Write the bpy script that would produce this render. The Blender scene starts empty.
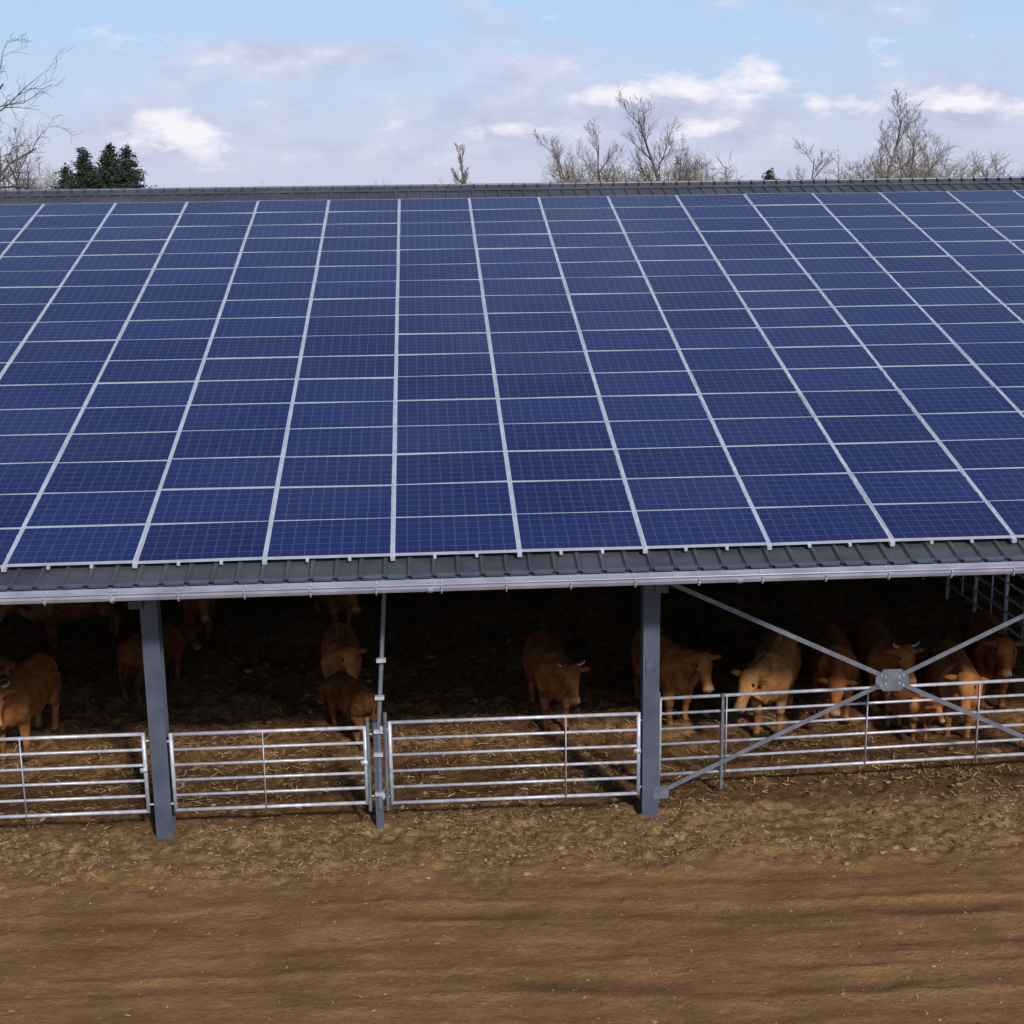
import bpy, bmesh, math, random
import numpy as np
from mathutils import Vector, Matrix
random.seed(7); rng=np.random.default_rng(11)
scene=bpy.context.scene
scene.view_settings.view_transform='Standard'; scene.view_settings.look='None'; scene.view_settings.exposure=0
COL=scene.collection
H=8.93

# ---------------------------------------------------------------- helpers
class Acc:
    def __init__(s): s.v=[]; s.f=[]; s.m=[]
    def box(s,c,d,m=0,R=None):
        b=len(s.v); c=Vector(c); hx,hy,hz=d[0]/2,d[1]/2,d[2]/2
        for x in(-hx,hx):
            for y in(-hy,hy):
                for z in(-hz,hz):
                    p=Vector((x,y,z))
                    if R is not None: p=R@p
                    s.v.append(tuple(c+p))
        for q in((0,1,3,2),(4,6,7,5),(0,4,5,1),(2,3,7,6),(0,2,6,4),(1,5,7,3)):
            s.f.append(tuple(b+i for i in q)); s.m.append(m)
    def bar(s,a,b_,w,t,m=0,up=(0,0,1)):
        a=Vector(a);b_=Vector(b_);d=(b_-a);L=d.length;d.normalize()
        sd=d.cross(Vector(up))
        if sd.length<1e-4: sd=Vector((1,0,0))
        sd.normalize();u=sd.cross(d)
        R=Matrix((sd,d,u)).transposed()
        s.box((a+b_)/2,(w,L,t),m,R)
    def tube(s,pts,rad,n=8,m=0,side=None,cap=True):
        pts=[Vector(p) for p in pts]; b=len(s.v); N=len(pts)
        for i,p in enumerate(pts):
            d=(pts[min(i+1,N-1)]-pts[max(i-1,0)])
            if d.length<1e-9: d=Vector((0,0,1))
            d.normalize()
            ref=Vector(side) if side is not None else (Vector((1,0,0)) if abs(d.x)<.85 else Vector((0,1,0)))
            sd=ref-d*ref.dot(d)
            if sd.length<1e-3: sd=Vector((0,1,0)).cross(d)
            sd.normalize();u=d.cross(sd)
            r=rad[i]; rx,ry=(r if isinstance(r,(tuple,list)) else (r,r))
            for k in range(n):
                a=2*math.pi*k/n
                s.v.append(tuple(p+sd*(math.cos(a)*rx)+u*(math.sin(a)*ry)))
        for i in range(N-1):
            for k in range(n):
                k2=(k+1)%n
                s.f.append((b+i*n+k,b+i*n+k2,b+(i+1)*n+k2,b+(i+1)*n+k)); s.m.append(m)
        if cap:
            s.f.append(tuple(b+k for k in range(n-1,-1,-1))); s.m.append(m)
            s.f.append(tuple(b+(N-1)*n+k for k in range(n))); s.m.append(m)
    def obj(s,name,mats,parent=None,smooth=False,loc=None):
        me=bpy.data.meshes.new(name); me.from_pydata(s.v,[],s.f)
        for m in mats: me.materials.append(m)
        if len(mats)>1: me.polygons.foreach_set('material_index',s.m)
        if smooth: me.polygons.foreach_set('use_smooth',[True]*len(me.polygons))
        me.update()
        o=bpy.data.objects.new(name,me); COL.objects.link(o)
        if parent: o.parent=parent
        if loc: o.location=loc
        return o
def empty(name,loc=(0,0,0)):
    e=bpy.data.objects.new(name,None); e.location=loc; COL.objects.link(e); return e

def _h(ix,iy,s):
    n=(ix*374761393+iy*668265263+s*1442695041)&0xffffffff
    n=((n^(n>>13))*1274126177)&0xffffffff
    return ((n^(n>>16))&0xffff)/65535.0
def vn(x,y,s=0):
    x=np.asarray(x,float);y=np.asarray(y,float)
    ix=np.floor(x).astype(np.int64);iy=np.floor(y).astype(np.int64);fx=x-ix;fy=y-iy
    fx=fx*fx*(3-2*fx);fy=fy*fy*(3-2*fy)
    a=_h(ix,iy,s);b=_h(ix+1,iy,s);c=_h(ix,iy+1,s);d=_h(ix+1,iy+1,s)
    return (a+(b-a)*fx)*(1-fy)+(c+(d-c)*fx)*fy
def fbm(x,y,o=4,s=0):
    t=0;a=.5
    for i in range(o):
        t=t+a*vn(x*2**i,y*2**i,s+i); a*=.5
    return t
def ss(a,b,x):
    t=np.clip((x-a)/(b-a),0,1); return t*t*(3-2*t)

# ---------------------------------------------------------------- materials
def nt(name):
    m=bpy.data.materials.new(name); m.use_nodes=True
    t=m.node_tree; b=t.nodes['Principled BSDF']; return m,t,b
def N(t,typ,**k):
    n=t.nodes.new(typ)
    for a,b in k.items(): setattr(n,a,b)
    return n
def mathn(t,op,a,b=None,c=None,clamp=False):
    n=N(t,'ShaderNodeMath',operation=op); n.use_clamp=clamp
    for i,v in enumerate((a,b,c)):
        if v is None: continue
        if isinstance(v,(int,float)): n.inputs[i].default_value=v
        else: t.links.new(v,n.inputs[i])
    return n.outputs[0]
def mixc(t,f,a,b,mode='MIX'):
    n=N(t,'ShaderNodeMix',data_type='RGBA',blend_type=mode)
    for i,v in((0,f),(6,a),(7,b)):
        if isinstance(v,(int,float)): n.inputs[i].default_value=v
        elif isinstance(v,(tuple,list)): n.inputs[i].default_value=(*v[:3],1)
        else: t.links.new(v,n.inputs[i])
    return n.outputs[2]
def noise(t,vec,scale,detail=4,rough=.55,out=0):
    n=N(t,'ShaderNodeTexNoise'); n.inputs['Scale'].default_value=scale
    n.inputs['Detail'].default_value=detail; n.inputs['Roughness'].default_value=rough
    if vec is not None: t.links.new(vec,n.inputs['Vector'])
    return n.outputs[out]
def ramp(t,f,stops):
    r=N(t,'ShaderNodeValToRGB'); e=r.color_ramp.elements
    while len(e)<len(stops): e.new(.5)
    for i,(p,c) in enumerate(stops):
        e[i].position=p; e[i].color=(c,c,c,1) if isinstance(c,(int,float)) else (*c,1)
    t.links.new(f,r.inputs[0]); return r.outputs[0]
def objco(t): return N(t,'ShaderNodeTexCoord').outputs['Object']
def bump(t,b,h,strength=.3,dist=.02):
    n=N(t,'ShaderNodeBump'); n.inputs['Strength'].default_value=strength; n.inputs['Distance'].default_value=dist
    t.links.new(h,n.inputs['Height']); t.links.new(n.outputs[0],b.inputs['Normal'])
def simple(name,c1,c2,scale=3,rough=.6,metal=0,bs=.15,bscale=30,spec=None):
    m,t,b=nt(name); co=objco(t)
    f=ramp(t,noise(t,co,scale,6),[(.35,0),(.65,1)])
    t.links.new(mixc(t,f,c1,c2),b.inputs['Base Color'])
    b.inputs['Roughness'].default_value=rough; b.inputs['Metallic'].default_value=metal
    if spec is not None: b.inputs['Specular IOR Level'].default_value=spec
    bump(t,b,noise(t,co,bscale,4),bs,.01)
    return m
M_steel=simple('painted_steel_slate',(.060,.073,.115),(.09,.105,.15),2.5,.5,.0,.1)
M_galv=simple('galvanised_steel',(.62,.65,.74),(.40,.42,.49),9,.42,.25,.12,60)
M_galvd=simple('galvanised_dull',(.12,.135,.17),(.19,.205,.25),6,.5,.2,.12,60)
M_sheet=simple('roof_sheet_anthracite',(.050,.053,.068),(.085,.087,.103),1.2,.5,.0,.1,20)
M_gut=simple('zinc_gutter',(.42,.43,.53),(.29,.30,.38),2.0,.4,.15,.1,20)
M_alu=simple('aluminium_frame',(.62,.65,.74),(.50,.53,.62),3,.4,.2,.05,40)
M_wall=simple('timber_cladding',(.06,.045,.03),(.10,.075,.05),2,.8)
M_bark=simple('bark',(.085,.07,.062),(.14,.115,.10),6,.9,0,.3,20)
M_bark2=simple('bark_warm',(.16,.128,.105),(.22,.175,.135),6,.9,0,.3,20)
M_leaf=simple('spruce_needles',(.020,.032,.026),(.045,.056,.040),1.2,.8,0,.2,20)
M_eye=simple('eye_dark',(.01,.008,.006),(.015,.01,.008),8,.15)
M_horn=simple('horn',(.45,.38,.26),(.28,.22,.15),8,.5)

# solar glass
M_pv,t,b=nt('solar_cells')
uvn=N(t,'ShaderNodeUVMap'); uvn.uv_map='UVMap'
sep=N(t,'ShaderNodeSeparateXYZ'); t.links.new(uvn.outputs[0],sep.inputs[0])
def lines(src,n,w):
    f=mathn(t,'FRACT',mathn(t,'MULTIPLY',src,n)); d=mathn(t,'ABSOLUTE',mathn(t,'SUBTRACT',f,.5))
    return mathn(t,'GREATER_THAN',d,.5-w)
gx=lines(sep.outputs[0],10,.020); gy=lines(sep.outputs[1],6,.022)
grid=mathn(t,'MAXIMUM',gx,gy)
bus=lines(mathn(t,'ADD',sep.outputs[0],.0167),30,.022)
co=objco(t)
vor=N(t,'ShaderNodeTexVoronoi'); vor.inputs['Scale'].default_value=45; t.links.new(co,vor.inputs['Vector'])
at=N(t,'ShaderNodeAttribute'); at.attribute_name='rnd'
base=mixc(t,at.outputs['Fac'],(.006,.012,.074),(.011,.021,.106))
sv=N(t,'ShaderNodeSeparateColor'); t.links.new(vor.outputs['Color'],sv.inputs[0])
base=mixc(t,mathn(t,'MULTIPLY',sv.outputs[0],.3),base,(.016,.032,.16))
base=mixc(t,mathn(t,'MULTIPLY',bus,.12),base,(.3,.34,.5))
base=mixc(t,mathn(t,'MULTIPLY',grid,.30),base,(.30,.35,.58))
dust=ramp(t,noise(t,co,.35,5),[(.42,.01),(.8,.07)])
base=mixc(t,dust,base,(.20,.20,.28))
t.links.new(base,b.inputs['Base Color'])
b.inputs['Roughness'].default_value=.2; b.inputs['IOR'].default_value=1.35

# cow coat
M_cow,t,b=nt('cow_coat'); co=objco(t)
a=N(t,'ShaderNodeAttribute'); a.attribute_name='Col'
f=ramp(t,noise(t,co,6,8,.65),[(.3,.5),(.7,1.2)])
cc=mixc(t,1.0,a.outputs['Color'],f,'MULTIPLY')
t.links.new(cc,b.inputs['Base Color'])
b.inputs['Roughness'].default_value=1.0; b.inputs['Specular IOR Level'].default_value=.05
mp=N(t,'ShaderNodeMapping'); mp.inputs['Scale'].default_value=(1,1,.35); t.links.new(co,mp.inputs[0])
bump(t,b,noise(t,mp.outputs[0],40,6,.7),.7,.02)

# ground
M_gr,t,b=nt('ground_soil'); co=objco(t)
s3=N(t,'ShaderNodeSeparateXYZ'); t.links.new(co,s3.inputs[0])
X_,Y_=s3.outputs[0],s3.outputs[1]
nz=noise(t,co,.8,6); nf=noise(t,co,7,9,.72); nff=noise(t,co,26,7,.78)
mp=N(t,'ShaderNodeMapping'); mp.inputs['Scale'].default_value=(.16,1.3,1); t.links.new(co,mp.inputs[0])
streak=noise(t,mp.outputs[0],2.6,9,.66)
mp2=N(t,'ShaderNodeMapping'); mp2.inputs['Scale'].default_value=(.5,1.6,1); t.links.new(co,mp2.inputs[0])
crumb=noise(t,mp2.outputs[0],16,8,.8)
rt=N(t,'ShaderNodeAttribute'); rt.attribute_name='rnd'
soil=mixc(t,ramp(t,streak,[(.38,0),(.62,1)]),(.245,.121,.045),(.40,.222,.094))
soil=mixc(t,ramp(t,crumb,[(.50,0),(.68,.55)]),soil,(.50,.31,.15))
soil=mixc(t,ramp(t,crumb,[(.36,.6),(.47,0)]),soil,(.15,.074,.029))
soil=mixc(t,ramp(t,nz,[(.48,0),(.62,.45)]),soil,(.20,.10,.04))
soil=mixc(t,mathn(t,'MULTIPLY',rt.outputs['Fac'],.6),soil,(.14,.072,.03))
straw=mixc(t,ramp(t,nf,[(.40,0),(.60,1)]),(.14,.072,.03),(.50,.325,.155))
straw=mixc(t,ramp(t,nff,[(.38,.85),(.48,0)]),straw,(.06,.031,.014))
straw=mixc(t,ramp(t,nff,[(.56,0),(.66,.5)]),straw,(.56,.40,.21))
straw=mixc(t,ramp(t,noise(t,co,2.2,5),[(.45,0),(.62,.6)]),straw,(.17,.088,.036))
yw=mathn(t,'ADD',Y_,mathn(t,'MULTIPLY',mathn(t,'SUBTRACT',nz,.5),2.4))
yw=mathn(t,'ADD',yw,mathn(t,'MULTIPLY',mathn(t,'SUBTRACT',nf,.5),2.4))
def sstep(v,a_,b_):
    n=N(t,'ShaderNodeMapRange',interpolation_type='SMOOTHSTEP'); n.inputs[1].default_value=a_; n.inputs[2].default_value=b_
    t.links.new(v,n.inputs[0]); return n.outputs[0]
c=mixc(t,mathn(t,'MULTIPLY',sstep(yw,17.0,18.2),.85),soil,straw)
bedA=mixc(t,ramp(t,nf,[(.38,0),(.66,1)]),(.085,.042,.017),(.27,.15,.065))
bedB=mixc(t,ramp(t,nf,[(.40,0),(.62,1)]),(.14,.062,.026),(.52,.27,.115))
bed=mixc(t,sstep(yw,20.5,23.0),bedA,bedB)  # bedding coloured darker in the sunlit front, lighter in deeper shade, evening out light
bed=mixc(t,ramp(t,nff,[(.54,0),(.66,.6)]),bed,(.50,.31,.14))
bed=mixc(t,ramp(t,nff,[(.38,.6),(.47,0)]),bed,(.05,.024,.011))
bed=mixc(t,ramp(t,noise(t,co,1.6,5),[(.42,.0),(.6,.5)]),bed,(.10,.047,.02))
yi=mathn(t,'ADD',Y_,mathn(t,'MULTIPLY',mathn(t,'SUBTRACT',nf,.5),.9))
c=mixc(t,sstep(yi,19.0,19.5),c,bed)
grass=mixc(t,ramp(t,noise(t,co,.05,8),[(.35,0),(.65,1)]),(.05,.075,.022),(.12,.115,.05))
out=mathn(t,'MAXIMUM',sstep(Y_,54.5,56),mathn(t,'MAXIMUM',sstep(mathn(t,'ABSOLUTE',X_),30,34),mathn(t,'SUBTRACT',1,sstep(Y_,-9,-4))))
c=mixc(t,out,c,grass)
t.links.new(c,b.inputs['Base Color']); b.inputs['Roughness'].default_value=.85
b.inputs['Specular IOR Level'].default_value=.25
hh=mathn(t,'ADD',mathn(t,'MULTIPLY',nf,.9),mathn(t,'ADD',mathn(t,'MULTIPLY',nff,.4),mathn(t,'MULTIPLY',crumb,.4)))
bump(t,b,hh,.9,.08)
def litter(name,a_,b_,sc=.9):
    m,t,b=nt(name); at=N(t,'ShaderNodeAttribute'); at.attribute_name='rnd'
    t.links.new(mixc(t,at.outputs['Fac'],a_,b_),b.inputs['Base Color']); b.inputs['Roughness'].default_value=sc; return m
M_straw=litter('straw',(.16,.09,.04),(.58,.41,.21))
M_clod=litter('clods',(.14,.07,.029),(.44,.29,.15))

# ---------------------------------------------------------------- ground
def axis(lo,hi,st,far0,far1,extra=()):
    a=list(np.arange(lo,hi,st)); 
    g=[];x=hi;d=st
    while x<far1: g.append(x); d*=1.35; x+=d
    g.append(far1)
    l=[];x=lo-st;d=st
    while x>far0: l.append(x); d*=1.35; x-=d
    l.append(far0)
    return np.array(l[::-1]+a+g)
xs=axis(-11,14,.05,-4000,4000); ys=axis(12.5,24,.042,-1500,5000)
RUTS=((14.55,.15,.07),(14.82,.07,-.045),(14.3,.06,-.03),(16.15,.15,.075),(16.40,.07,-.045),(15.9,.06,-.03),(13.6,.15,.04),(15.35,.08,.025),(17.0,.12,.035))
def rutf(x,y):
    wy=y+.7*(fbm(x*.12,y*.1,2,5)-.5)*2+.035*x+.05*(vn(x*2,y*0+1,6)-.5); rut=0
    for c_,w,d in RUTS:
        rut=rut-d*np.exp(-((wy-c_)/w)**2)*np.clip(2.2*fbm(x*.6,y*0+c_,3,8)-.6,0,2)
    return rut*(1-ss(17,17.6,y))
def gh(x,y):
    near=np.exp(-((x-1)/60)**2)*ss(-20,5,y)*(1-ss(56,80,y))
    h=.04*(fbm(x*.5,y*.9,4,3)-.5)+.055*(fbm(x*3,y*4,4,9)-.5)
    band=ss(16.9,17.7,y)*(1-ss(19.6,20.2,y))
    hb=band*(.15*(fbm(x*2.4,y*2.4,4,21)-.45)+.08*(vn(x*8,y*8,4)-.5)+.03)
    inn=ss(19.2,20.5,y)*(.26*(fbm(x*1.1,y*1.1,4,31)-.5)+.12*(vn(x*4,y*4,14)-.5)+.04)
    return near*(h+rutf(x,y)+hb+inn)
GX,GY=np.meshgrid(xs,ys); GZ=gh(GX,GY)
nx,ny=len(xs),len(ys)
V=np.stack([GX.ravel(),GY.ravel(),GZ.ravel()],1).astype(np.float32)
idx=np.arange(nx*ny).reshape(ny,nx)
F=np.stack([idx[:-1,:-1],idx[:-1,1:],idx[1:,1:],idx[1:,:-1]],-1).reshape(-1,4)
def npmesh(name,V,F,mat,smooth=True,rnd=None):
    me=bpy.data.meshes.new(name); k=F.shape[1]
    me.vertices.add(len(V)); me.vertices.foreach_set('co',V.ravel().astype(np.float32))
    me.loops.add(F.size); me.loops.foreach_set('vertex_index',F.ravel().astype(np.int32))
    me.polygons.add(len(F)); me.polygons.foreach_set('loop_start',np.arange(0,F.size,k,dtype=np.int32))
    me.polygons.foreach_set('loop_total',np.full(len(F),k,dtype=np.int32))
    me.polygons.foreach_set('use_smooth',np.full(len(F),smooth))
    if rnd is not None:
        a=me.attributes.new('rnd','FLOAT','POINT'); a.data.foreach_set('value',rnd.astype(np.float32))
    me.materials.append(mat); me.update(calc_edges=True); me.validate()
    o=bpy.data.objects.new(name,me); COL.objects.link(o); return o
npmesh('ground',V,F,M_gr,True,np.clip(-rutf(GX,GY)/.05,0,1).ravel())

def straws(n,x0,x1,y0,y1,lmin,lmax,w):
    x=rng.uniform(x0,x1,n);y=rng.uniform(y0,y1,n);L=rng.uniform(lmin,lmax,n)/2;a=rng.uniform(0,2*np.pi,n)
    keep=fbm(x*1.3,y*1.3,3,77)+rng.uniform(-.2,.2,n)>.46
    x,y,L,a=x[keep],y[keep],L[keep],a[keep]; n=len(x)
    dx,dy=np.cos(a)*L,np.sin(a)*L; px,py=-np.sin(a)*w,np.cos(a)*w
    tz=rng.uniform(-.3,.3,n)*L; z=gh(x,y)+.012+np.abs(tz)*.6
    P=np.stack([np.stack([x-dx-px,y-dy-py,z-tz],1),np.stack([x+dx-px,y+dy-py,z+tz],1),
                np.stack([x+dx+px,y+dy+py,z+tz+.004],1),np.stack([x-dx+px,y-dy+py,z-tz+.004],1)],1)
    return P.reshape(-1,3),np.repeat(rng.random(n)**1.8,4)
parts=[straws(15000,-9,12,17.6,19.6,.02,.09,.005),straws(48000,-10,14,19.6,30,.05,.17,.008),straws(2200,-8,11,12.5,17.7,.02,.06,.005)]
P=np.concatenate([p[0] for p in parts]); R_=np.concatenate([p[1] for p in parts])
npmesh('straw_litter',P,np.arange(len(P)).reshape(-1,4),M_straw,False,R_)
bm=bmesh.new(); bmesh.ops.create_icosphere(bm,subdivisions=1,radius=1); iv=np.array([v.co[:] for v in bm.verts]); fi=np.array([[v.index for v in f.verts] for f in bm.faces]); bm.free()
def clods(n,x0,x1,y0,y1,a_,b_,pw=3,thr=.47,cp=2.5):
    x=rng.uniform(x0,x1,n);y=rng.uniform(y0,y1,n); r=a_+(b_-a_)*rng.random(n)**pw
    keep=fbm(x*1.7,y*1.7,3,177)+rng.uniform(-.15,.15,n)>thr
    x,y,r=x[keep],y[keep],r[keep]; n=len(x)
    z=gh(x,y)-r*.1
    vs=iv[None]*(1+rng.uniform(-.35,.35,(n,len(iv),1)))*(r[:,None,None]*np.stack([rng.uniform(.7,1.6,n),rng.uniform(.7,1.6,n),rng.uniform(.35,.7,n)],1)[:,None,:])
    return (vs+np.stack([x,y,z],1)[:,None,:]),np.repeat(rng.random(n)**cp,len(iv))
cl=[clods(7500,-9,12,17.2,19.5,.006,.05,4),clods(6500,-8,11,12.5,17.4,.004,.026,4,.45,4.0),clods(3000,-10,13,19.5,27,.01,.07,3)]
cv=np.concatenate([c_[0] for c_ in cl]); cr=np.concatenate([c_[1] for c_ in cl])
n=len(cv); FF=(fi[None]+np.arange(n)[:,None,None]*len(iv)).reshape(-1,3)
npmesh('soil_clods',cv.reshape(-1,3),FF,M_clod,False,cr)

# ---------------------------------------------------------------- barn
barn=empty('cattle_barn')
BX0,BX1=-21.0,27.0
c15,s15=math.cos(math.radians(15)),math.sin(math.radians(15))
O=Vector((-.47,18.0,4.32)); vv=Vector((0,c15,s15)); nn=Vector((0,-s15,c15))
def RP(x,v,nh): return Vector((x,O.y,O.z))+vv*v+nn*nh
RV=18.6
ridge=RP(0,RV,-.12); RY,RZ=ridge.y,ridge.z
pf=[];x=BX0
while x<BX1:
    for dx,dz in((0,0),(.225,0),(.250,.04),(.290,.04),(.315,0)): pf.append((x+dx,dz))
    x+=.315
A=Acc()
def sheet(mir):
    b0=len(A.v)
    for v in(-.46,6.0,12.0,RV):
        for (px,dz) in pf:
            q=RP(px,v,-.12+dz)
            if mir: q=Vector((q.x,2*RY-q.y,q.z))
            A.v.append(tuple(q))
    n=len(pf)
    for j in range(3):
        for i in range(n-1):
            f=(b0+j*n+i,b0+j*n+i+1,b0+(j+1)*n+i+1,b0+(j+1)*n+i)
            A.f.append(f if not mir else f[::-1]); A.m.append(0)
sheet(False); sheet(True)
A.obj('roof_sheeting',[M_sheet],barn)
A=Acc()
for sgn in(1,-1):
    A.bar((BX0,RY-sgn*.17,RZ-.17*.268+.062),(BX1,RY-sgn*.17,RZ-.17*.268+.062),.35,.006,0,up=(0,-sgn*s15,c15))
    A.bar((BX0,RY-sgn*.345,RZ-.345*.268+.04),(BX1,RY-sgn*.345,RZ-.345*.268+.04),.006,.045,0)
A.tube([(BX0,RY,RZ+.055),(BX1,RY,RZ+.055)],[.035,.035],8,1)
x=BX0
while x<BX1:
    A.box((x,RY-.25,RZ+.012),(.035,.2,.085),0,Matrix.Rotation(math.radians(15),3,'X')); x+=.315
A.obj('ridge_cap',[M_sheet,M_galvd],barn)
# gutter
A=Acc()
gy,gz=17.47,4.32-.12-.46*s15-.03
prof=[(-.085,.0),(-.082,-.05),(-.055,-.095),(0,-.115),(.055,-.095),(.082,-.05),(.085,.03)]
for i in range(len(prof)-1):
    (y0,z0),(y1,z1)=prof[i],prof[i+1]
    b0=len(A.v)
    A.v+= [(BX0,gy+y0,gz+z0),(BX1,gy+y0,gz+z0),(BX1,gy+y1,gz+z1),(BX0,gy+y1,gz+z1)]
    A.f.append((b0,b0+3,b0+2,b0+1)); A.m.append(0)
A.tube([(BX0,gy-.09,gz+.004),(BX1,gy-.09,gz+.004)],[.013,.013],8,0)
x=BX0+.4
while x<BX1:
    for i in range(len(prof)-1):
        (y0,z0),(y1,z1)=prof[i],prof[i+1]
        A.box(((x,gy+(y0+y1)*.52,gz+(z0+z1)*.52-.003)),(.02,abs(y1-y0)+.012,abs(z1-z0)+.006),0)
    x+=.83
x=BX0+1
while x<BX1:
    A.tube([(x-.04,gy,gz-.06),(x+.04,gy,gz-.06)],[(.09,.062),(.09,.062)],10,0); x+=4.0
A.obj('gutter',[M_gut,M_galvd],barn,True)
A=Acc()
A.box(((BX0+BX1)/2,17.66,gz-.02),(BX1-BX0,.05,.20),0)
for v in np.arange(.7,18.3,1.6):
    p=RP((BX0+BX1)/2,float(v),-.23)
    A.box(p,(BX1-BX0,.06,.18),0,Matrix.Rotation(math.radians(15),3,'X'))
    A.box((p.x,2*RY-p.y,p.z),(BX1-BX0,.06,.18),0,Matrix.Rotation(math.radians(-15),3,'X'))
PXs=[-17.75,-10.8,-3.85,3.10,10.05,17.0,23.95]
for px in PXs:
    for sg in(0,1):
        a0=RP(px,-.1,-.50); a1=RP(px,RV-.1,-.55)
        if sg: a0.y=2*RY-a0.y; a1.y=2*RY-a1.y
        A.bar(a0,a1,.18,.34,0)
A.obj('roof_frame',[M_steel],barn)
def hpost(px,py,top,name,base=-.05):
    A=Acc(); h=top-base; zc=(top+base)/2
    A.box((px,py-.115,zc),(.235,.014,h),0); A.box((px,py+.115,zc),(.235,.014,h),0); A.box((px,py,zc),(.012,.214,h),0)
    A.box((px,py,base+.04),(.34,.34,.025),0)
    A.box((px,py-.127,2.35),(.16,.012,.22),0)
    for bx in(-.05,.05):
        for bz in(2.29,2.41): A.tube([(px+bx,py-.133,bz),(px+bx,py-.15,bz)],[.014,.014],6,0)
    return A.obj(name,[M_steel,M_galv],barn)
for i,px in enumerate(PXs):
    hpost(px,19.0,4.0,'steel_post_%d'%i); hpost(px,RY,RZ-.4,'ridge_post_%d'%i); hpost(px,2*RY-19.0,4.0,'rear_post_%d'%i)
A=Acc()
A.box(((BX0+BX1)/2,2*RY-18.6,2.0),(BX1-BX0,.08,4.05),0)
for gx_ in(BX0+.05,BX1-.05):
    b0=len(A.v)
    A.v+=[(gx_,19.2,-.1),(gx_,2*RY-18.7,-.1),(gx_,2*RY-18.7,4.35),(gx_,RY,RZ-.1),(gx_,19.2,4.4)]
    A.f.append((b0,b0+1,b0+2,b0+3,b0+4)); A.m.append(0)
A.obj('walls',[M_wall],barn)
def brace(x0,x1,name):
    A=Acc(); y=18.87; z0,z1=.42,3.62; xm,zm=(x0+x1)/2,(z0+z1)/2
    d=Vector((x1-x0,0,z1-z0)).normalized(); d2=Vector((x1-x0,0,z0-z1)).normalized(); C=Vector((xm,y,zm))
    for a_,dd in(((x0,y,z0),d),((x1,y,z1),-d),((x0,y,z1),d2),((x1,y,z0),-d2)):
        a_=Vector(a_); e=C-dd*.12
        A.bar(a_,e,.008,.065,0,up=(0,0,1)); 
        off=Vector((0,.03,-.028))
        A.bar(a_+off,e+off,.06,.008,0,up=(0,0,1))
    b0=len(A.v); r=.25
    pts=[(r*math.cos(k),r*.75*math.sin(k)) for k in [math.radians(q) for q in(15,60,120,165,195,240,300,345)]]
    for yy in(y-.012,y-.024):
        for p in pts: A.v.append((xm+p[0],yy,zm+p[1]))
    A.f.append(tuple(b0+8+k for k in range(8))); A.m.append(2); A.f.append(tuple(b0+k for k in range(7,-1,-1))); A.m.append(2)
    for k in range(8): A.f.append((b0+k,b0+(k+1)%8,b0+8+(k+1)%8,b0+8+k)); A.m.append(2)
    for sx,sz in((-1,-1),(-1,1),(1,-1),(1,1)):
        for q in(.10,.16): A.tube([(xm+sx*q,y-.024,zm+sz*q*.47),(xm+sx*q,y-.04,zm+sz*q*.47)],[.014,.014],6,1)
        A.box((xm+sx*((x1-x0)/2-.04),y+.012,zm+sz*((z1-z0)/2)),(.22,.012,.2),0)
    A.obj(name,[M_galvd,M_galv,M_galvd],barn)
brace(3.22,9.93,'cross_bracing'); 

# ---------------------------------------------------------------- solar array
COL0=-12; NC=29; NR=17; PW,PH,PU,PVv=1.635,1.000,1.662,1.012
fr=Acc(); gv=[];guv=[];grd=[]
for k in range(COL0-0,COL0+NC):
    x0=-.47+PU*k+(PU-PW)/2
    if x0<BX0+.4 or x0+PW>BX1-.4: continue
    cj=random.gauss(0,.006)
    for j in range(NR):
        jx=random.gauss(0,.002); jn=random.gauss(0,.003); jv=random.gauss(0,.003)+cj; tilt=random.gauss(0,.004); tl2=random.gauss(0,.004)
        v0=PVv*j+jv; r_=random.random(); fw=.018; fh=.008
        def Q(a,b_,h): return RP(x0+jx+a,v0+b_,h+jn+tilt*(b_-.5)+tl2*(a-.8))
        inner=((fw,fh),(PW-fw,fh),(PW-fw,PH-fh),(fw,PH-fh))
        for a,b_ in inner:
            gv.append(Q(a,b_,-.003)[:]); guv.append(((a-fw)/(PW-2*fw),(b_-fh)/(PH-2*fh))); grd.append(r_)
        b0=len(fr.v); 
        for h in(0,-.038):
            for a,b_ in((0,0),(PW,0),(PW,PH),(0,PH)): fr.v.append(Q(a,b_,h)[:])
        for a,b_ in inner: fr.v.append(Q(a,b_,0)[:])
        for a,b_ in inner: fr.v.append(Q(a,b_,-.003)[:])
        for q in range(4):
            q2=(q+1)%4
            for f in((b0+q,b0+q2,b0+8+q2,b0+8+q),(b0+4+q,b0+4+q2,b0+q2,b0+q),(b0+8+q,b0+8+q2,b0+12+q2,b0+12+q)): fr.f.append(f); fr.m.append(0)
        fr.f.append((b0+7,b0+6,b0+5,b0+4)); fr.m.append(0)
arr=empty('solar_panel_array')
fr.obj('panel_frames',[M_alu],arr)
Vg=np.array(gv); Fg=np.arange(len(Vg)).reshape(-1,4)
pg=npmesh('panel_glass',Vg,Fg,M_pv,False,np.array(grd)); pg.parent=arr
uvl=pg.data.uv_layers.new(name='UVMap'); uvl.data.foreach_set('uv',np.array(guv,dtype=np.float32).ravel())
A=Acc()
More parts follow.
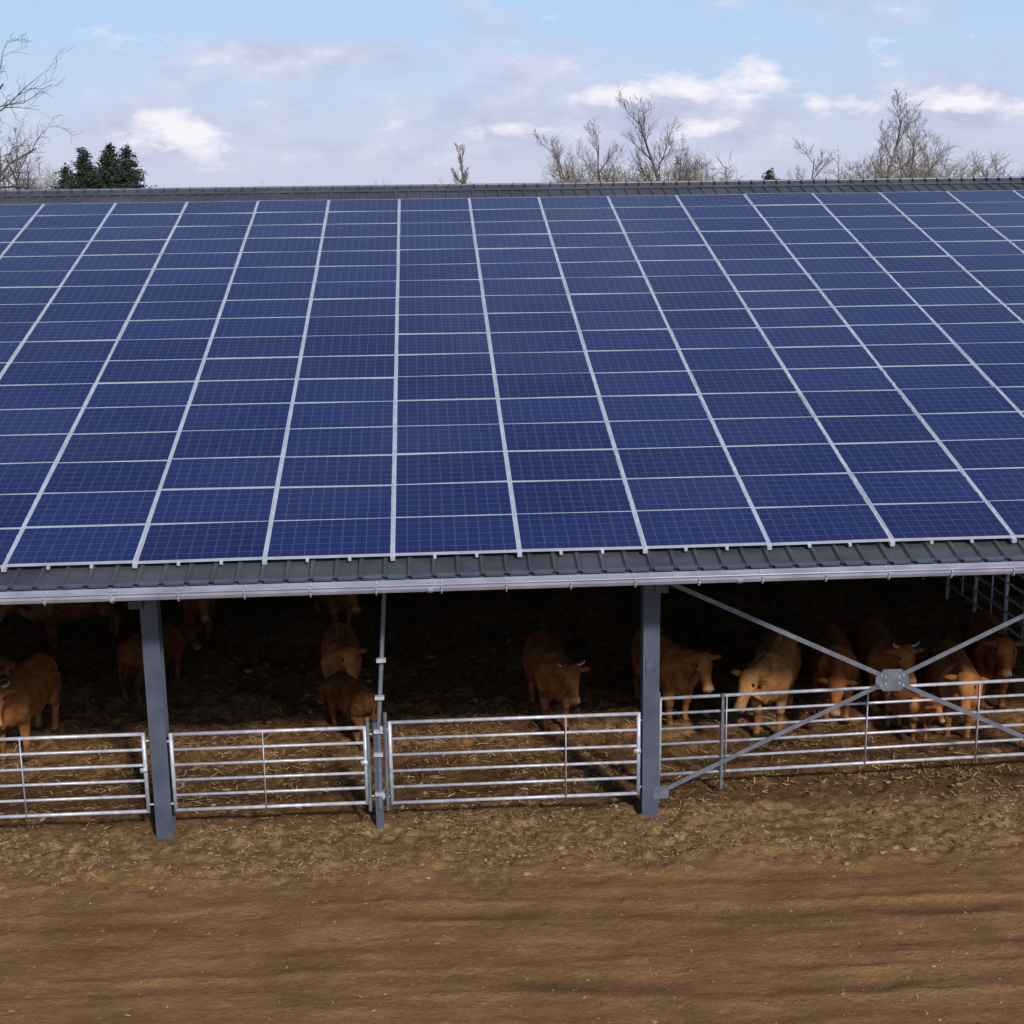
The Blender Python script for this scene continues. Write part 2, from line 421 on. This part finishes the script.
for k in range(COL0,COL0+NC+1):
    x=-.47+PU*k
    if x<BX0+.3 or x>BX1-.3: continue
    A.bar(RP(x,-.07,-.045),RP(x,NR*PVv+.05,-.045),.06,.05,0,up=nn)
    A.bar(RP(x,-.01,-.008),RP(x,NR*PVv,-.008),.024,.012,0,up=nn)
    for j in range(NR):
        A.box(RP(x,PVv*j+.25,.004),(.05,.07,.008),0,Matrix.Rotation(math.radians(15),3,'X'))
        A.box(RP(x,PVv*j+.75,.004),(.05,.07,.008),0,Matrix.Rotation(math.radians(15),3,'X'))
    for dx in(.55,1.1): A.bar(RP(x+dx,-.03,-.06),RP(x+dx,.3,-.06),.04,.035,0,up=nn)
A.obj('mounting_rails',[M_alu],arr)

# ---------------------------------------------------------------- gates
def gate(x0,y0,x1,y1,z0,z1,vert,sag=0):
    A=Acc(); d=Vector((x1-x0,y1-y0,0)); L=d.length; d.normalize()
    def P(s_,z): return Vector((x0,y0,z-sag*s_/L))+d*s_
    for i in range(6):
        z=z0+(z1-z0)*i/5; r=.026 if i in(0,5) else .021
        A.tube([P(0,z),P(L,z)],[r,r],10)
    for s_ in(0,L): A.tube([P(s_,z0-.02),P(s_,z1+.02)],[.03,.03],10)
    off=Vector((d.y,-d.x,0))*.026
    for s_ in vert: A.bar(P(s_,z0)+off,P(s_,z1)+off,.045,.012,0,up=(d.x,d.y,0))
    for z in(z0+.1,z1-.1):
        A.tube([P(-.12,z),P(.03,z)],[.015,.015],8); A.tube([P(-.12,z-.04),P(-.12,z+.05)],[.024,.024],8)
        A.tube([P(L-.02,z),P(L+.1,z)],[.013,.013],8)
    A.box(P(L-.02,(z0+z1)/2+.05)+off,(.10,.03,.07))
    A.obj('metal_gate',[M_galv],None,True)
gate(-7.25,18.92,-4.06,18.92,.42,1.58,[1.50])
gate(-3.68,18.92,-.97,18.92,.42,1.56,[1.28],.0)
gate(-.62,18.92,2.93,18.92,.40,1.62,[2.50],.0)
gate(3.34,19.55,10.35,19.86,.40,1.60,[1.0,3.16,4.9,6.2])
gate(-10.5,18.92,-7.5,18.92,.42,1.58,[1.5])
A=Acc()
A.box((-.80,18.98,.78),(.11,.11,1.66),0)
A.box((-.80,18.98,1.615),(.12,.12,.012),0)
A.tube([(-.79,18.93,.3),(-.77,18.95,1.6),(-.60,19.05,3.95)],[.032,.032,.032],10,2)
for z,xx in((.55,-.79),(1.15,-.79),(1.5,-.78),(2.0,-.745),(2.55,-.705)): A.box((xx,18.92,z),(.13,.08,.05),1)
A.tube([(-.93,18.90,.3),(-.93,18.90,1.72)],[.026,.026],8,2)
A.tube([(-.68,18.90,.3),(-.68,18.90,1.78)],[.026,.026],8,2)
A.obj('gate_post',[M_steel,M_galv,M_galvd],None)
A=Acc()
A.box((3.30,19.5,.85),(.07,.07,1.75),0); A.box((4.28,19.54,.9),(.04,.04,1.5),0)
A.obj('gate_post',[M_galvd],None)
A=Acc()
for y in np.arange(23.2,34,1.55):
    A.tube([(11.4,y,0),(11.4,y,1.95)],[.045,.045],8); A.tube([(11.4,y+.7,.3),(11.4,y+.7,1.5)],[.02,.02],6)
for z in(.35,.65,.95,1.25,1.55): A.tube([(11.4,23.2,z),(11.4,33.6,z)],[.026,.026],8)
A.tube([(11.4,23.2,1.55),(13.5,21.5,1.55)],[.024,.024],8);A.tube([(11.4,23.2,.95),(13.5,21.5,.95)],[.024,.024],8)
A.obj('feed_fence',[M_galv],None,True)

# ---------------------------------------------------------------- cows
def cow(loc,rot,s=1.0,hx=0.0,hz=1.22,hdir=(0,-.7,-.7),tone=(.31,.115,.042),step=0.0,calf=False,horns=False):
    A=Acc(); dz=0
    fat=.86 if calf else 1.0
    tr=[(-.86,.93,.06,.10),(-.80,.90,.16,.22),(-.66,.90,.24,.34),(-.45,.935,.275,.40),(-.2,.91,.315,.405),(.08,.895,.35,.405),(.34,.925,.345,.375),(.56,.99,.30,.32),(.76,1.04,.26,.28),(.90,1.05,.19,.22),(.97,1.05,.08,.10)]
    A.tube([(0,y,z+dz) for y,z,_,_ in tr],[(a*fat,c_*fat) for _,_,a,c_ in tr],16,side=(1,0,0))
    A.tube([(0,-.55,1.24+dz),(0,-.2,1.27+dz),(0,.3,1.26+dz),(0,.62,1.29+dz),(0,.88,1.22+dz)],[.09*fat,.07,.07,.07,.05],8)
    A.tube([(-.25*fat,.50,1.16+dz),(0,.5,1.22+dz),(.25*fat,.50,1.16+dz)],[.06,.08,.06],8)
    for sg in(-1,1): A.tube([(sg*.12,-.42,1.2+dz),(sg*.22*fat,-.52,1.0+dz),(sg*.2*fat,-.62,.80+dz)],[.09,.14,.11],10)
    poll=Vector((hx,-1.16+abs(hx)*.35,hz+dz)); hd=Vector(hdir).normalized()
    b0=Vector((0,-.50,1.04+dz))
    A.tube([b0,b0.lerp(poll,.35)+Vector((0,0,-.02)),b0.lerp(poll,.7)+Vector((0,0,-.01)),poll+hd*.04],[(.18*fat,.28*fat),(.15*fat,.23*fat),(.115,.17),(.095,.12)],12,side=(1,0,0))
    A.tube([(0,-.80,.68+dz),tuple(Vector((0,-.86,.80+dz)).lerp(poll,.35)+Vector((0,0,-.13))),tuple(poll+hd*.15-Vector((0,-.05,.12)))],[(.05,.09),(.045,.09),(.04,.06)],8,side=(1,0,0))
    side=hd.cross(Vector((0,0,1))).normalized(); hup=side.cross(hd).normalized()
    hl=.88 if calf else 1.12
    # broad poll and brow, long straight face, square muzzle
    hs=[(-.05,.10,.07),(.0,.128,.11),(.08,.132,.135),(.16,.124,.135),(.24,.094,.115),(.33,.072,.092),(.41,.070,.082),(.455,.082,.080),(.50,.082,.070),(.53,.055,.045)]
    A.tube([poll+hd*(q*hl) for q,_,_ in hs],[(a*hl,c_*hl) for _,a,c_ in hs],14,side=side)
    A.tube([poll+hd*.10-hup*.05,poll+hd*.26*hl-hup*.08],[(.085,.06),(.05,.04)],8,side=side)
    for sg in(-1,1):
        e0=poll+side*(sg*.10)+hd*.035+hup*.0
        A.tube([e0,e0+side*sg*.07+hup*.015,e0+side*sg*.13+hup*.025,e0+side*sg*.19+hup*.02,e0+side*sg*.225+hup*.01],[(.03,.03),(.050,.030),(.055,.028),(.036,.024),(.016,.016)],8,side=hd)
        st=step*sg
        A.tube([(sg*.15,-.52,.98),(sg*.185,-.56+st*.2,.76),(sg*.18,-.50+st*.5,.62),(sg*.17,-.53+st*.9,.40),(sg*.165,-.50+st*.95,.34),(sg*.16,-.50+st,.15),(sg*.16,-.53+st,.08),(sg*.16,-.56+st,.0)],
               [(.13,.19),(.12,.16),(.095,.11),(.072,.075),(.058,.06),(.050,.052),(.056,.058),(.072,.078)],10,side=(1,0,0))
        st=-step*sg*.8
        A.tube([(sg*.15,.66,1.02),(sg*.19,.58,.82),(sg*.19,.56+st*.3,.68),(sg*.18,.72+st*.6,.53),(sg*.17,.80+st*.9,.44),(sg*.165,.765+st,.3),(sg*.16,.745+st,.14),(sg*.16,.715+st,.07),(sg*.16,.69+st,.0)],
               [(.16,.24),(.16,.22),(.125,.175),(.085,.10),(.062,.082),(.052,.058),(.052,.052),(.056,.058),(.072,.078)],10,side=(1,0,0))
    A.tube([(0,.90,1.22+dz),(0.01,1.0,1.1+dz),(.03,1.03,.8+dz*.8),(.04,1.0,.5+dz*.6),(.04,.99,.38+dz*.5)],[.04,.03,.026,.045,.02],8)
    if not calf: A.tube([(0,.35,.60),(0,.5,.56),(0,.62,.62)],[.06,.12,.06],10)
    o=A.obj('tmp',[M_cow]); 
    md=o.modifiers.new('r','REMESH'); md.mode='VOXEL'; md.voxel_size=.019; md.use_smooth_shade=True
    sm=o.modifiers.new('s','SMOOTH'); sm.factor=.5; sm.iterations=2
    dg=bpy.context.evaluated_depsgraph_get(); me=bpy.data.meshes.new_from_object(o.evaluated_get(dg))
    bpy.data.objects.remove(o)
    n=len(me.vertices); C=np.empty(n*3,np.float32); me.vertices.foreach_get('co',C); C=C.reshape(-1,3)
    T=np.array(tone)
    col=np.tile(T,(n,1))*(1+.5*(fbm(C[:,1]*4+7,C[:,2]*4,3,2)[:,None]-.5))
    def mixto(w,c_): 
        nonlocal col; w=np.clip(w,0,1)[:,None]; col=col*(1-w)+np.array(c_)*w
    rel=C-np.array(poll); along=rel@np.array(hd); ups=rel@np.array(hup); sd=rel@np.array(side)
    perp=np.sqrt(ups**2+sd**2); head=(along>-.05)&(along<.7)&(perp<.2)
    mixto(.4*(1-ss(.25,.62,C[:,2]))*(1-head*1.0),T*1.3)
    mixto(.5*np.exp(-((C[:,2]-.62)/.08)**2)*(np.abs(C[:,1])<.6),T*1.35)
    mixto(.45*ss(.0,.25,along)*head,T*1.35)
    mixto(.85*ss(.42,.47,along/hl)*head,(.46,.28,.17))
    mixto(.6*((along>.50*hl)&head),(.22,.13,.09))
    mixto(.7*np.exp(-(((along-.15*hl)/.05)**2+((np.abs(sd)-.12)/.04)**2+((ups-.05)/.05)**2))*head,(.42,.25,.13))
    mixto(.5*((np.abs(sd)>.17)&(np.abs(along)<.15)&(np.abs(ups)<.12)),T*.6)
    mixto(.9*(1-ss(.06,.08,C[:,2])),(.03,.025,.02))
    mixto(.6*((C[:,1]>.93)&(C[:,2]<.62))*1.0,T*.4)
    dirt=ss(.46,.6,fbm(C[:,1]*5+3+loc[0],C[:,2]*6+1,4,41))*(1-ss(.7,1.1,C[:,2]))*(~head)
    mixto(dirt*.6,(.07,.037,.019))
    a=me.attributes.new('Col','FLOAT_COLOR','POINT')
    a.data.foreach_set('color',np.concatenate([col,np.ones((n,1))],1).astype(np.float32).ravel())
    if not me.materials: me.materials.append(M_cow)
    me.name='cow'
    ob=bpy.data.objects.new('calf' if calf else 'cow',me); COL.objects.link(ob)
    z=float(gh(np.array([loc[0]]),np.array([loc[1]]))[0])
    ob.location=(loc[0],loc[1],z-.02); ob.rotation_euler=(0,0,math.radians(rot)); ob.scale=(s,s,s)
    E=Acc()
    for sg in(-1,1):
        c_=poll+hd*(.15*hl)+side*(sg*.116*hl)+hup*.06
        E.tube([c_-side*.024*sg,c_-side*.015*sg,c_+side*.008*sg,c_+side*.016*sg],[.01,.030,.028,.008],8,0)
        c_=poll+hd*(.515*hl)+side*(sg*.042*hl)+hup*.03*hl
        E.tube([c_,c_+hd*.016+hup*.008],[.018,.014],6,0)
        if horns:
            h0=poll+side*sg*.09+hup*.04-hd*.03
            E.tube([h0,h0+side*sg*.07+hup*.03,h0+side*sg*.12+hup*.07-hd*.02,h0+side*sg*.12+hup*.12-hd*.04],[.026,.022,.015,.005],8,1)
    E.obj('eyes_and_nostrils',[M_eye,M_horn],ob,True)
    return ob
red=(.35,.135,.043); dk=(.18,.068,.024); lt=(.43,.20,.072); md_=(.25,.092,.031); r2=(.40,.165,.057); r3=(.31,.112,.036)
cow((-6.70,22.5),-8,1.05,hx=.08,hz=1.36,hdir=(.22,-.58,-.74),tone=r2,step=.06,horns=True)
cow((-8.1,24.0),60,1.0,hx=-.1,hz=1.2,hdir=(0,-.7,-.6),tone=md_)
cow((-1.60,24.0),4,1.02,hx=.12,hz=1.38,hdir=(.1,-.55,-.80),tone=r2,step=.05)
cow((-1.35,22.4),-150,.80,hz=.85,hdir=(0,-.5,-.8),tone=dk)
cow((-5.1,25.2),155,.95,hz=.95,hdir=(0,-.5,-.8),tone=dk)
cow((2.0,22.9),6,1.03,hx=.12,hz=1.26,hdir=(.02,-.52,-.80),tone=r3,horns=True)
cow((4.0,22.9),14,1.05,hx=.12,hz=1.36,hdir=(-.05,-.55,-.78),tone=red,step=.05)
cow((5.72,22.2),-22,1.10,hx=-.18,hz=1.16,hdir=(-.22,-.52,-.82),tone=lt,step=.04)
cow((6.90,22.8),-8,1.03,hx=-.1,hz=.95,hdir=(-.1,-.4,-.9),tone=r3)
cow((7.85,23.2),-5,1.06,hx=.1,hz=1.38,hdir=(.1,-.55,-.80),tone=red,horns=True)
cow((7.85,21.6),10,.68,hz=1.28,hdir=(.1,-.6,-.75),tone=r2,calf=True)
cow((8.72,22.0),-10,1.06,hx=-.05,hz=1.32,hdir=(-.1,-.55,-.80),tone=r2,step=.05)
cow((9.8,23.2),-12,1.06,hx=.0,hz=1.36,hdir=(0,-.58,-.78),tone=r3)
cow((-4.8,28.4),15,1.0,hz=1.2,tone=md_,step=.06)  # rear cows: coat tone darkened to add to the shade at the back
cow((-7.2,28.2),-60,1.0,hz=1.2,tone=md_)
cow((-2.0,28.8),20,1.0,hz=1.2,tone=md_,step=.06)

# ---------------------------------------------------------------- trees
def bare(name,x,y,h,seed,mat,spread=.42,tw=1.0,th=1.0,clear=.25,up=.35,bunch=11):
    R=random.Random(seed); A=Acc()
    def branch(p,d,L,r,lev):
        ns={0:9,1:5,2:4,3:3,4:2}[lev]; pts=[Vector(p)];rs=[r]; dd=Vector(d).normalized()
        for i in range(ns):
            w={0:.07,1:.16,2:.2,3:.25,4:.3}[lev]
            dd=(dd+Vector((R.gauss(0,w),R.gauss(0,w),R.gauss(0,w)+(.0 if lev==0 else up*.28)))).normalized()
            pts.append(pts[-1]+dd*L/ns); rs.append(max(r*(1-.8*(i+1)/ns),.0045*th))
        A.tube(pts,rs,{0:8,1:5,2:3,3:3,4:3}[lev],cap=False)
        if lev==4: return
        nb={0:bunch+4,1:8,2:6,3:4}[lev]
        for i in range(nb):
            t=(clear+(1-clear)*(i+R.random()*.6)/nb) if lev==0 else .18+.82*(i+R.random())/nb
            t=min(t,.985); k=t*ns; k0=min(int(k),ns-1); q=pts[k0].lerp(pts[k0+1],k-k0); rr=rs[k0]+(rs[k0+1]-rs[k0])*(k-k0)
            pd=(pts[k0+1]-pts[k0]).normalized(); a=R.uniform(0,2*math.pi) if lev else i*2.4+R.random()*.8
            ax=pd.orthogonal().normalized(); ax.rotate(Matrix.Rotation(a,3,pd))
            sp={0:R.uniform(.6,1.0),1:R.uniform(.5,.9),2:R.uniform(.5,.9),3:R.uniform(.4,.9)}[lev]
            nd=pd*math.cos(sp)+ax*math.sin(sp)
            l={0:h*spread*(1.15-.75*(t-clear)/(1-clear))*R.uniform(.75,1.1),1:L*R.uniform(.3,.5)*(1.2-.5*t),2:L*R.uniform(.35,.55),3:L*R.uniform(.4,.6)}[lev]
            branch(q,nd,l,min(rr*.7,{0:.075,1:.03,2:.016,3:.009}[lev]*h/13*th),lev+1)
    branch((0,0,-.1),(R.gauss(0,.03),R.gauss(0,.03),1),h,h*.013*th,0)
    return A.obj(name,[mat],None,False,(x,y,0))
bare('bare_tree',-21.3,63,20.5,1,M_bark,.36,th=1.5,clear=.3,up=.15,bunch=16)
bare('bare_tree',-23.5,92,12.0,2,M_bark,.4,th=1.5)
bare('bare_tree',14.2,76,13.3,3,M_bark,.30,th=1.1,up=.9)
bare('bare_tree',9.2,85,12.0,4,M_bark2,.34,th=1.0,up=.7)
bare('bare_tree',11.2,84,11.8,5,M_bark2,.34,th=1.0,up=.7)
bare('bare_tree',15.4,84,10.8,6,M_bark2,.36,th=1.0,up=.6)
bare('bare_tree',3.6,120,12.1,7,M_bark2,.2,th=1.6,up=1.2,bunch=16)
bare('bare_tree',22.9,71,12.7,8,M_bark2,.32,th=1.1,up=.8)
bare('bare_tree',26.6,77,11.6,9,M_bark2,.38,th=1.0,up=.5)
bare('bare_tree',21.2,76,10.6,10,M_bark2,.28,th=1.0,up=.8)
bare('bare_tree',30.0,82,10.9,12,M_bark2,.36,th=1.0,up=.5)
A=Acc(); R=random.Random(5)
def shrubs(x0,x1,y0,y1,n,hmin,hmax):
    for i in range(n):
        x=R.uniform(x0,x1);y=R.uniform(y0,y1);h=R.uniform(hmin,hmax)
        st=Vector((x,y,-.1)); tp=Vector((x+R.gauss(0,.5),y+R.gauss(0,.5),h))
        A.tube([st,tp],[.07,.01],3,cap=False)
        for k in range(34):
            q=st.lerp(tp,R.uniform(.3,.97)); d=Vector((R.gauss(0,1),R.gauss(0,1),R.uniform(.2,1.6))).normalized(); l=R.uniform(.5,1.9)
            e=q+d*l; A.tube([q,q+d*l*.5,e+Vector((0,0,.2))],[.02,.014,.006],3,cap=False)
            for j in range(4):
                q2=q.lerp(e,R.uniform(.3,1)); d2=(d+Vector((R.gauss(0,.8),R.gauss(0,.8),R.gauss(.2,.6)))).normalized()
                A.tube([q2,q2+d2*R.uniform(.3,.9)],[.012,.005],3,cap=False)
shrubs(-62,-31,120,150,170,8.8,11.6); shrubs(10,21,95,110,90,8.4,10.8); shrubs(28,38,85,100,80,8.4,10.8); shrubs(-28,30,160,200,90,7.5,9.3)
A.obj('distant_woodland',[M_bark2])
def spruce(x,y,h,w,seed):
    R=random.Random(seed); A=Acc()
    A.tube([(0,0,-.1),(R.gauss(0,.1),0,h*.5),(0,0,h)],[.2,.12,.02],6,1,cap=False)
    z=h*.3
    while z<h-.05:
        t=(h-z); L0=min(w,.12+t*.62)*R.uniform(.75,1.12)
        for k in range(10):
            a=R.uniform(0,2*math.pi); L=L0*R.uniform(.45,1.2); p=Vector((0,0,z+R.uniform(-.15,.15)))
            d=Vector((math.cos(a),math.sin(a),R.uniform(-.15,.35)))
            A.tube([p,p+d*L],[.02,.006],3,1,cap=False)
            n=int(6+L*11)
            for i in range(n):
                q=p+d*L*R.uniform(.2,1.08)+Vector((R.gauss(0,.14),R.gauss(0,.14),R.gauss(-.03,.13)))
                b0=len(A.v); s_=R.uniform(.08,.2)
                u=Vector((R.gauss(0,1),R.gauss(0,1),R.gauss(0,.6))).normalized(); v_=u.orthogonal().normalized(); v_.rotate(Matrix.Rotation(R.uniform(0,6),3,u))
                A.v+=[tuple(q-u*s_),tuple(q+v_*s_*.4),tuple(q+u*s_),tuple(q-v_*s_*.4)]
                A.f.append((b0,b0+1,b0+2,b0+3)); A.m.append(0)
        z+=.28
    A.obj('spruce_tree',[M_leaf,M_bark],None,False,(x,y,0))
for i,(x_,y_,h_,w_) in enumerate(((-26.6,112,11.2,1.5),(-25.6,114,11.9,1.6),(-24.8,110,12.4,1.7),(-23.9,113,11.9,1.6),(-23.0,111,12.7,1.8),(-22.2,113,12.5,1.6),(-21.6,110,11.6,1.5),(21.9,90,9.9,.8))): spruce(x_,y_,h_,w_,i+1)

# ---------------------------------------------------------------- sky / light
SUN_EL,SUN_AZ=34,160
w=bpy.data.worlds.new('World'); scene.world=w; w.use_nodes=True; t=w.node_tree
bg=t.nodes['Background']; bg.inputs['Strength'].default_value=.1
sky=N(t,'ShaderNodeTexSky',sky_type='NISHITA'); sky.sun_disc=False; sky.sun_elevation=math.radians(SUN_EL); sky.sun_rotation=math.radians(SUN_AZ); sky.air_density=1.0; sky.dust_density=.6; sky.ozone_density=1.5
g=N(t,'ShaderNodeTexCoord').outputs['Generated']
sp=N(t,'ShaderNodeSeparateXYZ'); t.links.new(g,sp.inputs[0]); dx,dy,dz_=sp.outputs
zc=mathn(t,'MAXIMUM',dz_,0.0)
mp=N(t,'ShaderNodeMapping'); mp.inputs['Scale'].default_value=(1,1,2.2); t.links.new(g,mp.inputs[0])
n1=noise(t,mp.outputs[0],9,9,.58); n2=noise(t,mp.outputs[0],24,9,.6)
low=mixc(t,ramp(t,zc,[(.02,0),(.115,1)]),(5.9,6.4,8.3),(4.7,6.6,9.4))
fade=ramp(t,zc,[(.12,.9),(.6,0)])
col=mixc(t,fade,sky.outputs[0],low)
fy=mathn(t,'MAXIMUM',dy,.05); az=mathn(t,'DIVIDE',dx,fy); el=mathn(t,'DIVIDE',dz_,fy)
def blob(a,e,sa,se):
    A_=mathn(t,'POWER',mathn(t,'DIVIDE',mathn(t,'SUBTRACT',az,a),sa),2.0); E_=mathn(t,'POWER',mathn(t,'DIVIDE',mathn(t,'SUBTRACT',el,e),se),2.0)
    return mathn(t,'POWER',2.718,mathn(t,'MULTIPLY',mathn(t,'ADD',A_,E_),-1.0))
def mx(lst):
    r=0
    for q in lst:
        bb=blob(*q); r=bb if r==0 else mathn(t,'MAXIMUM',r,bb)
    return r
gm=mx(((.16,.045,.20,.022),(-.16,.038,.10,.020),(-.085,.090,.09,.010),(.36,.05,.10,.02),(0,.028,.25,.012)))
greyf=ramp(t,mathn(t,'ADD',mathn(t,'MULTIPLY',n1,.9),mathn(t,'MULTIPLY',gm,.24)),[(.47,0),(.66,1)])
gcol=mixc(t,ramp(t,n2,[(.38,0),(.62,1)]),(5.1,5.4,7.4),(7.0,7.1,8.6))
col=mixc(t,mathn(t,'MULTIPLY',greyf,.8),col,gcol)
wm=mx(((.205,.068,.06,.011),(-.165,.040,.035,.014),(.39,.055,.04,.013),(.285,.054,.03,.010),(.14,.062,.03,.008),(.20,.040,.03,.006),(.06,.040,.03,.006)))
wf=ramp(t,mathn(t,'ADD',mathn(t,'MULTIPLY',wm,.32),mathn(t,'MULTIPLY',n2,1.1)),[(.67,0),(.90,1)])
col=mixc(t,mathn(t,'MULTIPLY',wf,.92),col,(9.5,9.3,9.8))
t.links.new(col,bg.inputs['Color'])
sun=bpy.data.lights.new('sun','SUN'); sun.energy=3.1; sun.angle=math.radians(5); sun.color=(1,.93,.83)
so=bpy.data.objects.new('sun',sun); COL.objects.link(so)
ea,aa=math.radians(SUN_EL),math.radians(SUN_AZ)
dv=Vector((math.sin(aa)*math.cos(ea),math.cos(aa)*math.cos(ea),math.sin(ea)))
so.rotation_euler=dv.to_track_quat('Z','Y').to_euler(); so.location=(0,0,30)

# ---------------------------------------------------------------- camera
cam=bpy.data.cameras.new('camera'); co_=bpy.data.objects.new('camera',cam); COL.objects.link(co_)
cam.sensor_width=36; cam.lens=1415/1024*36; cam.clip_end=9000
Rm=Matrix.Rotation(math.radians(-3.5),4,'Z')@Matrix.Rotation(math.radians(90-12.8),4,'X')@Matrix.Rotation(-.0137,4,'Z')
co_.matrix_world=Matrix.Translation((0,0,H))@Rm
scene.camera=co_
